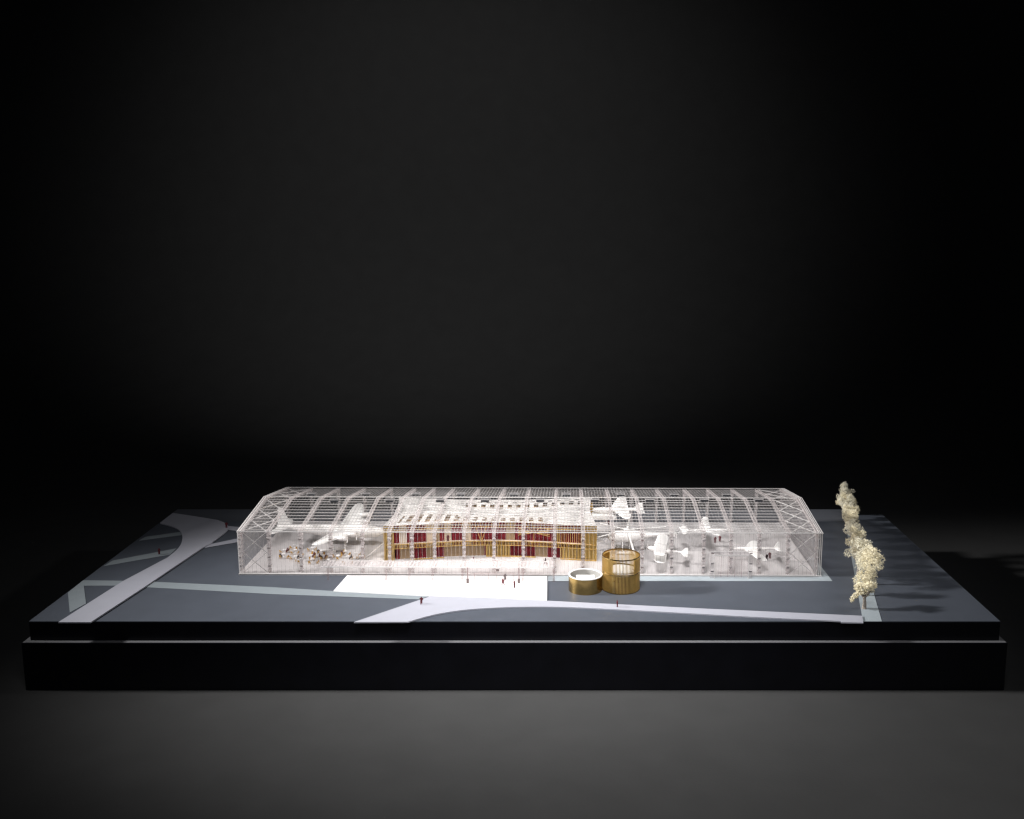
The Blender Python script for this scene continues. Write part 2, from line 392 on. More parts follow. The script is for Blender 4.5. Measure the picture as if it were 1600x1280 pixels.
# canopy along the front, entrance porch, side portal
uc0, uc1 = U(515), U(867)
mb = MB(); mb.box((uc0, -.34, .262), (uc1, -.03, .27)); can = mb.build('canopy', M['canopy'], hang)
mb = MB(); mb.bar((uc0, -.34, .266), (uc1, -.34, .266), .014, .022); mb.build('canopy_edge', M['edge'], can)
mb = MB(); mb.bar((uc0 + .05, -.03, .272), (uc1, -.03, .272), .012, .014); mb.build('canopy_edge', M['edge'], can)
for px in (525, 613, 648, 683, 728, 819, 866):
    mb = MB(); mb.box((U(px)-.02, -.33, .019), (U(px)+.02, -.322, .255)); mb.build('post', M['tintfaint'], can)
up0, up1 = U(733, 905), U(812, 905)
mb = MB(); mb.box((up0, -.44, .02), (up1, -.433, .30)); por = mb.build('entrance_porch', M['clear'], hang)
mb = MB(); mb.box((up0, -.43, .295), (up1, -.03, .302)); mb.box((up0, -.43, .02), (up0+.006, -.03, .29)); mb.box((up1-.006, -.43, .02), (up1, -.03, .29)); mb.build('glass_side', M['clear'], por)
mb = MB()
mb.bar((up0, -.44, .30), (up1, -.44, .30), .012, .016); mb.bar((up0, -.03, .31), (up1, -.03, .31), .01, .012)
mb.build('top_edge', M['edge'], por)
for u in (up0, up1):
    mb = MB(); mb.box((u-.022, -.455, .02), (u+.022, -.442, .10)); mb.build('foot_bracket', M['bracket'], por)
    mb = MB(); mb.bar((u, -.445, .02), (u, -.445, .30), .02, .01); mb.build('corner_post', M['tinted'], por)
um = (up0 + up1) / 2
for k, u in enumerate((up0 + .12, um - .08, um + .06, up1 - .1)):
    mb = MB(); mb.bar((u, -.447, .02), (u, -.447, .2), .006, .004); mb.build('door_line', M['tinted'], por)
mb = MB(); mb.bar((up0 + .1, -.446, .2), (up1 - .05, -.446, .2), .004, .004); mb.build('transom', M['tinted'], por)
mb = MB(); mb.box((um + .05, -.452, .235), (um + .10, -.447, .275)); mb.build('sign_box', M['bracket'], por)
ua, ub = U(1103.5), U(1167.5)
mb = MB(); mb.box((ua + .07, -.13, .02), (ub - .07, -.125, .42)); pt = mb.build('side_portal', M['clear'], hang)
for u in (ua, ub - .07):
    mb = MB(); mb.box((u, -.14, .01), (u + .07, -.02, .50)); mb.build('portal_post', M['frostdim'], pt)
    for z in (.13, .27, .46):
        mb = MB(); mb.box((u + .01, -.146, z), (u + .06, -.141, z + .014)); mb.build('bracket', M['vent'] if z < .4 else M['bracket'], pt)
mb = MB(); mb.box((ua + .071, -.14, .425), (ub - .071, -.02, .50)); mb.build('portal_beam', M['frostdim'], pt)
mb = MB(); mb.bar((ua, -.145, .50), (ub, -.145, .50), .01, .01); mb.bar((ua + .05, -.145, .43), (ub - .05, -.145, .43), .014, .02)
for u in (ua + .072, ub - .072): mb.bar((u, -.145, .0), (u, -.145, .425), .01, .006)
mb.build('portal_edge', M['edge'], pt)
for k in range(1, 5):
    u = ua + .07 + (ub - ua - .14) * k / 5
    mb = MB(); mb.bar((u, -.132, .03), (u, -.132, .42), .005, .004); mb.build('door_line', M['tinted'], pt)

# ------------------------------------------------------------------ theatre pavilion inside the hall
XL, XR = -3.165, .735
Y0, YB = 2.80, 4.72
ZF = .027
pav = thing('theatre_pavilion', 'boxy pavilion with gold slats, maroon curtains and rippling white roof inside the clear hall', 'pavilion', (0, 0, ZF))
def fy(x, off=0):
    t = (x - XL) / (XR - XL); t = min(max(t, 0), 1)
    return Y0 + .25 * math.sin(PI * t) ** 1.25 + off
def xpx(px):  # pixel column on the facade -> x
    return (px - 870) / 1600 * (18.60 + .25 * math.sin(PI * min(max((px - 598) / 335, 0), 1)))
def side(x_edge, y, sg):
    t = (y - Y0) / (YB - Y0); return x_edge + sg * .10 * math.sin(PI * t)
ZT = .70 - ZF
def zroof(x, t):
    return ZT + .035 * math.sin(x * 2.1 + .5) * math.sin(PI * t) + .03 * math.sin(t * 9) * t
# roof shell with holes
nu, nv = 88, 26
mb = MB(); grid = []
for j in range(nv + 1):
    t = j / nv; row = []
    for i in range(nu + 1):
        s = i / nu; x = XL + (XR - XL) * s
        yf = fy(x) - .02; yb = YB - .22 * math.sin(PI * s) ** 1.2
        y = yf + (yb - yf) * t
        xx = x + (.10 * math.sin(PI * t)) * (1 - 2 * s)
        row.append(mb.bm.verts.new((xx, y, zroof(x, t))))
    grid.append(row)
rs = random.Random(3)
for j in range(nv):
    for i in range(nu):
        s = i / nu; hole = False
        if 2 <= j <= (7 if s < .32 else 5) and 4 < i < nu - 22:
            hole = (i // 2) % 2 == 0 and not (j == 4 and i % 4 == 0 and s > .3)
        if j in (18, 19, 20, 22) and i > 30 and i < nu - 5:
            hole = (i // 2 + (j // 21)) % 2 == 1
        if not hole:
            mb.bm.faces.new([grid[j][i], grid[j][i+1], grid[j+1][i+1], grid[j+1][i]])
r = bmesh.ops.solidify(mb.bm, geom=mb.bm.faces[:], thickness=.022)
mb.build('roof', M['paper'], pav)
mb = MB()                                             # ceiling seen through the skylight holes
for i in range(24):
    x0 = XL + .12 + (XR - XL - .24) * i / 24; x1 = XL + .12 + (XR - XL - .24) * (i+1) / 24
    mb.face([(x0, fy(x0) + .06, ZT - .085), (x1, fy(x1) + .06, ZT - .085), (x1, YB - .3, ZT - .085), (x0, YB - .3, ZT - .085)])
mb.build('ceiling', M['tan'], pav)
# board seams on the roof
mb = MB()
for t in (.42, .62):
    pts = []
    for i in range(0, nu + 1, 4):
        s = i / nu; x = XL + (XR - XL) * s; yf = fy(x) - .02; yb = YB - .22 * math.sin(PI * s) ** 1.2
        pts.append((x + (.10 * math.sin(PI * t)) * (1 - 2 * s), yf + (yb - yf) * t, zroof(x, t) + .006))
    for a, b in zip(pts, pts[1:]): mb.bar(a, b, .006, .012)
mb.build('roof_batten', M['paper'], pav)
# slat screens along the curve
def slats(px0, px1, z0, z1, step, wd, off, m, name='slat_screen', parent=None, rails=(), depth=.02):
    mb = MB(); x0, x1 = xpx(px0), xpx(px1); n = max(2, int((x1 - x0) / step))
    for k in range(n + 1):
        x = x0 + (x1 - x0) * k / n; y = fy(x, off)
        mb.box((x - wd/2, y, z0), (x + wd/2, y + depth, z1))
    for z, h in rails:
        m_ = max(2, int((x1 - x0) / .08))
        for k in range(m_):
            a = x0 + (x1 - x0) * k / m_; b = x0 + (x1 - x0) * (k+1) / m_
            mb.bar((a, fy(a, off - .006), z), (b, fy(b, off - .006), z), .014, h)
    return mb.build(name, m, parent or pav)
def panel(px0, px1, z0, z1, off, m, name, folds=0):
    mb = MB(); x0, x1 = xpx(px0), xpx(px1); n = max(2, int((x1 - x0) / .0125)) if folds else max(2, int((x1-x0)/.06))
    A, B = [], []
    for k in range(n + 1):
        x = x0 + (x1 - x0) * k / n; y = fy(x, off) + (folds * math.sin(k * 1.9) if folds else 0)
        A.append(mb.bm.verts.new((x, y, z0))); B.append(mb.bm.verts.new((x, y, z1)))
    for k in range(n): mb.bm.faces.new([A[k], A[k+1], B[k+1], B[k]])
    return mb.build(name, m, pav)
ZB0, ZB1 = .225, .305
# dark core behind everything, then panels
up = [(613,622,'maroon'),(622,634,'pale'),(634,645,'maroon'),(645,664.5,'maroon'),(665,677,'pale'),(677,686,'tan'),(686,693,'maroon'),(693,704,'pale'),(705,721,'maroon'),(722,735,'pale'),(735.5,790,'maroon'),(790,804,'tan'),(804.5,868,'maroon'),(868,875,'bronze'),(875,912,'maroon')]
for a, b, c in up:
    panel(a, b, ZB0, ZT - .03, .075, M[c], 'curtain' if c == 'maroon' else 'wall_panel', .012 if c == 'maroon' else 0)
lo = [(616,622,'maroon'),(622,645,'tan'),(645,651,'maroon'),(652,664,'maroon'),(664,677,'tan'),(677,692,'maroon'),(692,755,'tan'),(755,759,'maroon'),(759,796,'bronze'),(796,836,'maroon'),(836,855,'tan'),(855,878,'maroon'),(878,932,'bronze')]
for a, b, c in lo:
    panel(a, b, 0, ZB0, .09, M[c], 'curtain' if c == 'maroon' else 'wall_panel', .012 if c == 'maroon' else 0)
panel(600, 614, 0, ZT - .02, .04, M['bronze'], 'wall_panel'); panel(912, 931, ZB0, ZT - .02, .04, M['bronze'], 'wall_panel')
slats(599, 614, 0, ZT - .01, .022, .012, 0, M['gold'], rails=((.01, .014), (ZB0, .012), (ZB1, .012)))
slats(909, 932, 0, ZT - .01, .024, .013, 0, M['gold'], rails=((.01, .014), (ZB0, .012), (ZB1, .012)))
slats(615, 909, ZT - .10, ZT - .012, .05, .006, .01, M['gold'], 'fascia_slats', rails=((ZT - .10, .007),))
slats(615, 909, ZB0, ZB1, .028, .007, 0, M['gold'], 'balcony_rail', rails=((ZB0 + .004, .009), (ZB1, .009)))
slats(623, 634, ZB1, ZT - .08, .03, .008, .05, M['paper'], 'slat_screen')
slats(868, 908, ZB1, ZT - .07, .036, .009, .03, M['gold'], 'slat_screen')
slats(759, 796, .02, ZB0, .028, .011, .02, M['gold'], 'slat_screen', rails=((.012, .02),))
slats(876, 909, .0, ZB0, .026, .012, .0, M['gold'], 'slat_screen', rails=((.012, .012),))
slats(796, 836, .0, .02, .05, .02, .02, M['gold'], 'base_rail', rails=((.012, .022),))
slats(640, 692, .0, .02, .05, .02, .0, M['gold'], 'base_rail', rails=((.012, .016),))
mb = MB()                                             # balcony deck
n = 30
for k in range(n):
    a = XL + .1 + (XR - XL - .2) * k / n; b = XL + .1 + (XR - XL - .2) * (k+1) / n
    mb.face([(a, fy(a, .0), ZB1 + .006), (b, fy(b, .0), ZB1 + .006), (b, fy(b, .07), ZB1 + .006), (a, fy(a, .07), ZB1 + .006)])
mb.build('balcony_deck', M['pale'], pav)
for sg, xe in ((1, XL), (-1, XR)):                    # the two curved end walls and the rear wall
    mb = MB(); n = 60
    for k in range(n + 1):
        y = Y0 + .03 + (YB - Y0 - .1) * k / n; x = side(xe + sg*.01, y, sg)
        mb.box((x - .008, y - .008, 0), (x + .008, y + .008, ZT - .01))
    mb.build('end_slats', M['gold'], pav)
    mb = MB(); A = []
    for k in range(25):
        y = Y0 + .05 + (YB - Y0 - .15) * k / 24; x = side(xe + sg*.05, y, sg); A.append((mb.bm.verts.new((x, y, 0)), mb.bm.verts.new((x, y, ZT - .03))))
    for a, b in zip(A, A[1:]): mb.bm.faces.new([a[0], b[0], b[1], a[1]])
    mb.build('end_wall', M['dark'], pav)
mb = MB(); mb.face([(XL + .1, YB - .26, 0), (XR - .1, YB - .26, 0), (XR - .1, YB - .26, ZT - .05), (XL + .1, YB - .26, ZT - .05)]); mb.build('rear_wall', M['tan'], pav)
mb = MB()                                             # fan of gold struts and gold sunburst on the upper storey
x = xpx(751.5)
for dx in (-.085, -.045, 0, .045, .085):
    if abs(dx) == .045: mb.bar((x + dx, fy(x, -.01), ZT - .10), (x + dx * .9, fy(x, -.01), ZT - .06), .008)
    else: mb.bar((x + dx*.12, fy(x, .0), ZB1 + .01), (x + dx * 1.3, fy(x, .0), ZT - .06), .009)
mb.build('fan_strut', M['gold'], pav)
mb = MB(); x = xpx(834)
for sx in (-1, 1):
    for dz in (.085, .05, .015, -.02, -.055):
        mb.bar((x + sx*.02, fy(x, .0), ZT - .19), (x + sx*.29, fy(x + sx*.29, -.005), ZT - .19 + dz), .0085)
    mb.bar((x + sx*.01, fy(x, .0), ZT - .19), (x + sx*.12, fy(x + sx*.12, .0), ZT - .075), .0085)
mb.bar((x, fy(x, 0), ZB1 + .01), (x, fy(x, 0), ZT - .06), .008)
mb.build('sunburst', M['gold'], pav)
mb = MB(); mb.box((XR - .05, 3.95, .44), (XR + .42, 4.3, .5)); mb.build('side_bridge', M['paper'], pav)

# ------------------------------------------------------------------ brass drums
bd = (0.485, 1.41)
drum = thing('low_brass_drum', 'low round brass drum open on top with a white rim and white box inside', 'drum', (bd[0], bd[1], 0))
mb = MB(); mb.lathe([(.285, 0), (.285, .262)], n=96); mb.build('outer_wall', M['brass'], drum, smooth=True)
mb = MB(); mb.lathe([(.287, .262), (.287, .276), (.262, .276), (.260, .262)], n=96); mb.build('rim', M['plaza'], drum)
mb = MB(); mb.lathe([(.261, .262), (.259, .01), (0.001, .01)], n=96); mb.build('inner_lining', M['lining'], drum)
mb = MB(); mb.box((-.155, -.11, .012), (.155, .07, .235)); mb.build('inner_box', M['plaza'], drum)
br = (1.09, 1.475); RB = .318
tower = thing('tall_brass_drum', 'tall round brass drum of fine upright slats with three rings, right of the low drum', 'drum', (br[0], br[1], 0))
for i, z in enumerate((.008, .325, .592)):
    mb = MB(); mb.lathe([(RB - .006, z - .009), (RB + .006, z - .009), (RB + .006, z + .009), (RB - .006, z + .009), (RB - .006, z - .009)], n=96); mb.build('ring', M['brass'], tower)
mb = MB(); n = 84
for k in range(n):
    a = 2*PI*k/n; c, s_ = math.cos(a), math.sin(a)
    t = .0044; r0, r1 = RB - .006, RB + .004
    vs = [(r0*c - t*s_*-1, r0*s_ - t*c), (r1*c + t*s_, r1*s_ - t*c), (r1*c - t*s_, r1*s_ + t*c), (r0*c - t*s_, r0*s_ + t*c)]
    lo_ = [mb.bm.verts.new((x, y, .012)) for x, y in vs]; hi = [mb.bm.verts.new((x, y, .59)) for x, y in vs]
    for q in range(4): mb.bm.faces.new([lo_[q], lo_[(q+1) % 4], hi[(q+1) % 4], hi[q]])
mb.build('slat_wall', M['gold'], tower)
# solid brass sheet behind the slats: all round below, only at the flanks above
mb = MB(); mb.lathe([(RB - .02, .01), (RB - .02, .40)], n=24, a0=R(-48), a1=R(15)); mb.build('side_sheet', M['brass'], tower, smooth=True)
mb = MB(); mb.lathe([(RB - .02, .30), (RB - .02, .57)], n=24, a0=R(-50), a1=R(5)); mb.build('side_sheet', M['brass'], tower, smooth=True)
mb = MB(); mb.lathe([(RB - .02, .01), (RB - .02, .57)], n=24, a0=R(128), a1=R(238)); mb.build('side_sheet', M['brass'], tower, smooth=True)
mb = MB(); mb.lathe([(RB - .03, .01), (RB - .03, .30)], n=24, a0=R(245), a1=R(312)); mb.build('lower_sheet', M['bronze'], tower, smooth=True)
mb = MB(); mb.lathe([(.001, .335), (.25, .335), (.25, .325), (.001, .325)], n=48); mb.build('upper_floor', M['paper'], tower)

# ------------------------------------------------------------------ aircraft
def wing_mb(mb, root, span, c0, c1, sweep, dih, th, side_, tipn=5, twist=0):
    """lofted wing half: root = leading-edge mid point; +x is forward"""
    secs = []
    steps = [i / 8 for i in range(9)] + [1 + .012 * k for k in range(1, tipn)]
    for s in steps:
        c = c0 + (c1 - c0) * min(s, 1); k = 1.0
        if s > .9: k = math.sqrt(max(0.02, 1 - ((s - .9) / .16) ** 2))
        y = root[1] + side_ * span * s; x = root[0] - sweep * s; z = root[2] + dih * s
        ring = []
        for (a, b) in ((.5, 0), (.38, .8), (.1, 1), (-.25, .6), (-.5, .05), (-.25, -.35), (.1, -.6), (.38, -.5)):
            ring.append(mb.bm.verts.new((x + a * c * k, y, z + b * th * (c / c0) * k)))
        secs.append(ring)
    for A, B in zip(secs, secs[1:]):
        for q in range(8): mb.bm.faces.new([A[q], A[(q+1) % 8], B[(q+1) % 8], B[q]])
    mb.bm.faces.new(secs[0]); mb.bm.faces.new(secs[-1][::-1])
def make_plane(name, label, loc, rz, ry, p, rx=0):
    t = thing(name, label, 'model plane', loc, rz, ry=ry, rx=rx, group='white model aircraft in the hall')
    ln, tail, r = p['nose'], p['tail'], p['r']
    pts = [(ln - (ln + tail) * k, 0, dz) for k, dz in ((0, -.02*r), (.03, 0), (.09, 0), (.2, 0), (.4, 0), (.6, .05*r), (.8, .25*r), (.95, .4*r), (1, .45*r))]
    rad = [r*.12, r*.55, r*.85, r, r, r*.88, r*.5, r*.22, r*.1]
    mb = MB(); mb.tube(pts, rad, n=16); mb.build('fuselage', M['white'], t, smooth=True)
    mb = MB()
    for s in (-1, 1): wing_mb(mb, (p['wx'], s*r*.4, p['wz']), p['span']/2, p['c0'], p['c1'], p['sweep'], p['dih'], p.get('th', .03), s)
    mb.build('wing', M['wing'], t, smooth=False)
    if p.get('wz2') is not None:
        mb = MB()
        for s in (-1, 1): wing_mb(mb, (p['wx'] - .03, s*r*.4, p['wz2']), p['span']*.46, p['c0'], p['c1'], p['sweep'], p['dih'], p.get('th', .03), s)
        mb.build('lower_wing', M['wing'], t)
        mb = MB()
        for s in (-1, 1):
            for f_ in (.35, .8):
                for dx in (-.05, .05): mb.bar((p['wx'] + dx, s*p['span']/2*f_, p['wz2']), (p['wx'] + dx, s*p['span']/2*f_, p['wz']), .006)
        mb.build('wing_strut', M['white'], t)
    mb = MB(); tx = -tail + p['tc']*.6
    for s in (-1, 1): wing_mb(mb, (tx, 0, r*.4), p['tspan']/2, p['tc'], p['tc']*.6, p['tc']*.3, 0, .012, s)
    mb.build('tailplane', M['wing'], t)
    mb = MB(); h = p['fin']
    a = [(tx + p['tc']*.6, r*.3), (tx - p['tc']*.1, h), (tx - p['tc']*.45, h*1.02), (tx - p['tc']*.55, r*.3)]
    v = [mb.bm.verts.new((x, y, z)) for y in (-.006, .006) for x, z in a]
    mb.bm.faces.new(v[:4]); mb.bm.faces.new(v[4:][::-1])
    for i in range(4): mb.bm.faces.new([v[i], v[(i+1) % 4], v[4+(i+1) % 4], v[4+i]])
    mb.build('fin', M['wing'], t)
    for y, x in p.get('eng', ()):
        zz = p['wz'] + p['dih'] * abs(y) / (p['span']/2)
        mb = MB(); er = p.get('er', .04)
        mb.tube([(x, y, zz), (x + .02, y, zz), (x - .12, y, zz), (x - .26, y, zz)][0:1] + [(x - .03, y, zz), (x - .14, y, zz), (x - .28, y, zz)], [er*.6, er, er*.9, er*.3], n=12)
        e = mb.build('engine', M['white'], t, smooth=True)
        mb = MB()
        for k in range(3):
            an = k * 2*PI/3 + .4 + y; mb.bar((x + .012, y, zz), (x + .02, y + math.cos(an)*.10, zz + math.sin(an)*.10), .012, .004)
        mb.build('propeller', M['white'], e)
    if p.get('prop'):
        mb = MB()
        for k in range(2):
            an = k * PI + 1.1; mb.bar((ln + .01, 0, 0), (ln + .012, math.cos(an)*p['prop'], math.sin(an)*p['prop']), .012, .005)
        mb.build('propeller', M['white'], t)
    gz = p.get('gear')
    if gz:
        for s in (-1, 1):
            mb = MB(); mb.bar((p['wx'] + .04, s*p.get('gy', r*.9), 0), (p['wx'] + .05, s*p.get('gy', r*.9)*1.1, gz + .02), .012); mb.tube([(p['wx']+.05, s*p.get('gy', r*.9)*1.1 - .01, gz + .028), (p['wx']+.05, s*p.get('gy', r*.9)*1.1 + .01, gz + .028)], .028, n=12)
            mb.build('landing_gear', M['white'], t)
    if p.get('hang'):
        zc = loc[2]
        for x in (ln*.5, -tail*.5):
            mb = MB(); mb.bar((x, 0, r*.8), (x - (p['hang'] * math.sin(ry)) , 0, p['hang']), .003); mb.build('wire', M['rod'], t)
    return t
make_plane('airliner', 'largest white model airliner with four engines, over the cafe tables', (-4.0, 3.78, .30), -.105, 0,
    dict(nose=.72, tail=1.42, r=.125, wx=.02, wz=.03, span=2.55, c0=.50, c1=.20, sweep=.20, dih=.12, th=.035, tspan=.95, tc=.26, fin=.42,
         eng=((-.42, .28), (.42, .28), (-.78, .22), (.78, .22)), er=.05, gear=-.273, gy=.42))
make_plane('model_plane', 'white hung plane with broad pointed wings at the right end of the pavilion roof', (1.24, 4.19, .60), PI, 0,
    dict(nose=.55, tail=.46, r=.06, wx=.02, wz=.03, span=1.50, c0=.36, c1=.14, sweep=.10, dih=.03, th=.02, tspan=.62, tc=.20, fin=.14, hang=.28))
make_plane('biplane', 'small white biplane with stacked wings and propeller, right of the tall brass drum', (1.90, 2.62, .30), PI - .17, -.13,
    dict(nose=.26, tail=.48, r=.05, wx=.04, wz=.10, span=1.12, c0=.22, c1=.20, sweep=0.02, dih=.0, th=.012, wz2=-.05, tspan=.36, tc=.13, fin=.12, prop=.06, gear=-.12, hang=.5))
make_plane('model_plane', 'white plane with raised gull wings, hung behind the biplane near two standing figures', (2.85, 3.45, .40), .06, 0,
    dict(nose=.40, tail=.52, r=.045, wx=-.05, wz=.04, span=1.15, c0=.24, c1=.10, sweep=-.12, dih=.06, th=.018, tspan=.42, tc=.14, fin=.13, hang=.45, prop=.06))
make_plane('model_plane', 'slender white low wing plane with upswept tail, rightmost aircraft in the hall', (3.62, 2.75, .28), PI - .03, 0,
    dict(nose=.40, tail=.44, r=.036, wx=.10, wz=-.01, span=1.08, c0=.24, c1=.15, sweep=.16, dih=-.02, th=.015, tspan=.30, tc=.10, fin=.13, prop=.07, hang=.55))
# helicopter
hub = Vector((1.32, 3.37, .45))
heli = thing('helicopter', 'white model helicopter with five drooping rotor blades, behind the tall brass drum', 'helicopter', (hub.x, hub.y, 0), group='white model aircraft in the hall')
def hl(p): return (p.x - hub.x, p.y - hub.y, p.z)
mb = MB(); mb.tube([(-.36, 0, .29), (-.33, 0, .30), (-.22, 0, .32), (-.05, 0, .33), (.15, 0, .33), (.32, 0, .345), (.6, .0, .36), (.95, 0, .375)], [.02, .07, .11, .12, .11, .07, .035, .02], n=16)
mb.build('fuselage', M['white'], heli, smooth=True)
mb = MB(); mb.tube([(0, 0, .40), (0, 0, .47)], .014); mb.tube([(-.03, 0, .46), (.03, 0, .46)], .03); mb.build('rotor_mast', M['white'], heli)
for (px, py, z) in ((992, 867, .19), (984.5, 803, .60), (934, 839.5, .35), (938, 818, .50), (1041, 823, .45)):
    e = P(px, py, z); mb = MB(); mb.bar((0, 0, .455), hl(e), .035, .008); mb.build('rotor_blade', M['wing'], heli)
for s in (-1, 1):
    mb = MB(); mb.tube([(-.2, s*.19, .045), (-.18, s*.19, .06), (.1, s*.19, .06), (.13, s*.19, .05)], [.01, .028, .028, .01], n=10); mb.bar((-.1, s*.17, .06), (-.08, s*.07, .28), .01); mb.bar((.04, s*.17, .06), (.04, s*.07, .28), .01); mb.build('float', M['white'], heli)
mb = MB()
for k in range(3):
    an = k*2*PI/3 + .5; mb.bar((.93, -.025, .39), (.93 + math.cos(an)*.1, -.025, .39 + math.sin(an)*.1), .012, .004)
mb.build('tail_rotor', M['white'], heli)
mb = MB(); mb.box((.8, -.18, .37), (.88, .18, .378)); mb.build('stabiliser', M['white'], heli)

mb = MB(); a = P(572, 871, .03); b = P(614, 836, .33); mb.tube([a, b], .009, n=6)  # thin pale streak, modelled as a slanting tube
tag(mb.build('slanting_streak', M['edge']), 'thin pale streak leaning up to the left corner of the pavilion', 'rod')
mb = MB(); a = P(1122, 843.5, .034); b = P(1254, 876, .034); mb.tube([a, b], .008, n=6)  # pale streak across the floor, drawn as a slim tube
tag(mb.build('floor_streak', M['rod']), 'long thin pale streak on the hall floor behind the rightmost plane', 'rod')

# ------------------------------------------------------------------ people (tiny maroon model figures)
def skin_mesh(name, verts, edges, radii):
    me = bpy.data.meshes.new(name + '_src'); me.from_pydata(verts, edges, [])
    ob = bpy.data.objects.new(name + '_src', me); COL.objects.link(ob)
    md = ob.modifiers.new('s', 'SKIN'); ob.modifiers.new('d', 'SUBSURF').levels = 1
    for v, r_ in zip(me.skin_vertices[0].data, radii): v.radius = (r_, r_)
    me.skin_vertices[0].data[0].use_root = True
    dg = bpy.context.evaluated_depsgraph_get(); dg.update()
    out = bpy.data.meshes.new_from_object(ob.evaluated_get(dg)); out.name = name
    bpy.data.objects.remove(ob); bpy.data.meshes.remove(me)
    return out
def figure(pose):
    # metres of a 1.75 m person, scaled at placement
    if pose == 'seat':
        hipz = .50
        legs = [(.10, .0, hipz), (.12, .38, .50), (.12, .40, .10), (.12, .52, .04), (-.10, 0, hipz), (-.12, .38, .50), (-.12, .40, .10), (-.12, .52, .04)]
        arms = [(.20, .02, hipz+.50), (.26, .10, hipz+.25), (.14, .34, hipz+.22), (-.20, .02, hipz+.50), (-.26, .10, hipz+.25), (-.14, .34, hipz+.22)]
    elif pose == 'walk':
        hipz = .92
        legs = [(.09, 0, .86), (.10, .22, .50), (.10, .20, .10), (.10, .34, .04), (-.09, 0, .86), (-.10, -.10, .48), (-.10, -.34, .14), (-.10, -.24, .04)]
        arms = [(.20, 0, 1.42), (.27, -.12, 1.15), (.25, .05, .95), (-.20, 0, 1.42), (-.27, .12, 1.15), (-.22, .30, 1.02)]
    else:
        hipz = .92
        legs = [(.09, 0, .86), (.10, .02, .48), (.11, -.02, .10), (.12, .12, .04), (-.09, 0, .86), (-.10, .02, .48), (-.11, -.02, .10), (-.12, .12, .04)]
        arms = [(.20, 0, 1.42), (.27, 0, 1.12), (.24, .12, .90), (-.20, 0, 1.42), (-.27, 0, 1.12), (-.24, .12, .90)]
    z = hipz
    V = [(0, 0, z), (0, .01, z+.22), (0, 0, z+.46), (0, .01, z+.58), (0, .02, z+.68), (0, .02, z+.80)] + legs + arms
    E = [(0,1),(1,2),(2,3),(3,4),(4,5),(0,6),(6,7),(7,8),(8,9),(0,10),(10,11),(11,12),(12,13),(2,14),(14,15),(15,16),(2,17),(17,18),(18,19)]
    Rr = [.19, .17, .20, .08, .13, .10, .13, .11, .085, .07, .13, .11, .085, .07, .09, .07, .06, .09, .07, .06]
    return skin_mesh('person_' + pose, V, E, Rr)
FIG = {p: figure(p) for p in ('stand', 'walk', 'seat')}
def person(px, py, z, hpx_units, pose, rz, m, label, loc=None, name='person', group='tiny maroon model figures'):
    me = FIG[pose]
    k = (pose, m)
    if k not in FIG:
        c = me.copy(); c.materials.clear(); c.materials.append(M[m]); FIG[k] = c
    o = bpy.data.objects.new(name, FIG[k]); COL.objects.link(o)
    o.location = loc if loc is not None else P(px, py, z)
    s = hpx_units / 1.75; o.scale = (s*1.3, s*1.3, s); o.rotation_euler = (0, 0, rz)
    return tag(o, label, 'person', group)
person(786, 915, .018, .125, 'walk', 2.6, 'figure', 'maroon figure on the white plaza nearest the porch doors, leftmost of the trio')
person(789.3, 906.5, .018, .120, 'stand', .4, 'figdark', 'dark figure right in front of the entrance porch, rearmost of the trio on the plaza')
person(804, 919, .018, .130, 'stand', 1.3, 'figure', 'maroon figure on the white plaza, frontmost and rightmost of the trio')
person(658.5, 944, .022, .125, 'walk', .2, 'figure', 'maroon figure walking where the front road leaves the pale path, left of the plaza')
person(964.5, 948.5, .022, .115, 'stand', 1.7, 'figure', 'maroon figure on the front road below the brass drums')
person(249, 866.3, .005, .125, 'stand', 1.2, 'figure', 'lone maroon figure on the narrow pale path at the far left')
person(354, 825.2, .022, .13, 'stand', 0, 'figure', 'maroon figure on the rear end of the left road, at the upper short link')
person(376.5, 842.5, .012, .14, 'walk', 1.5, 'figure', 'maroon figure at the left end wall of the hall on the lower link path')
person(740, 873.8, .027, .06, 'seat', .3, 'figure', 'small seated maroon figure on the hall floor before the pavilion centre')
person(852.5, 882, .027, .125, 'walk', 1.6, 'figdark', 'thin striding figure seen over the right end of the canopy')
person(0, 0, 0, .125, 'stand', .5, 'figure', 'maroon figure standing on the pavilion balcony', loc=Vector((xpx(699), fy(xpx(699), .035), ZB1 + ZF + .007)))
person(679.5, 889.5, .027, .06, 'stand', .5, 'figure', 'little reddish figure behind the canopy, left of the porch')
person(1117.5, 848.5, .027, .13, 'stand', .7, 'figure', 'left one of two maroon figures near the hung gull winged plane')
person(1124.5, 846.5, .027, .13, 'stand', -.7, 'figure', 'right one of two maroon figures near the hung gull winged plane')
person(1198, 876, .027, .125, 'stand', .5, 'figdark', 'dark left figure of the pair under the rightmost plane')
person(1202.5, 873, .027, .125, 'stand', -.4, 'figure', 'maroon right figure of the pair under the rightmost plane')
person(470.5, 828, .027, .09, 'stand', .1, 'figdark', 'tiny dark figure at the back of the hall behind the airliner tail')
person(1178.5, 822, .027, .08, 'stand', .1, 'figure', 'tiny maroon figure at the back right of the hall')
person(951, 820, .027, .08, 'stand', .1, 'figure', 'tiny maroon figure near the back wall right of the pavilion')

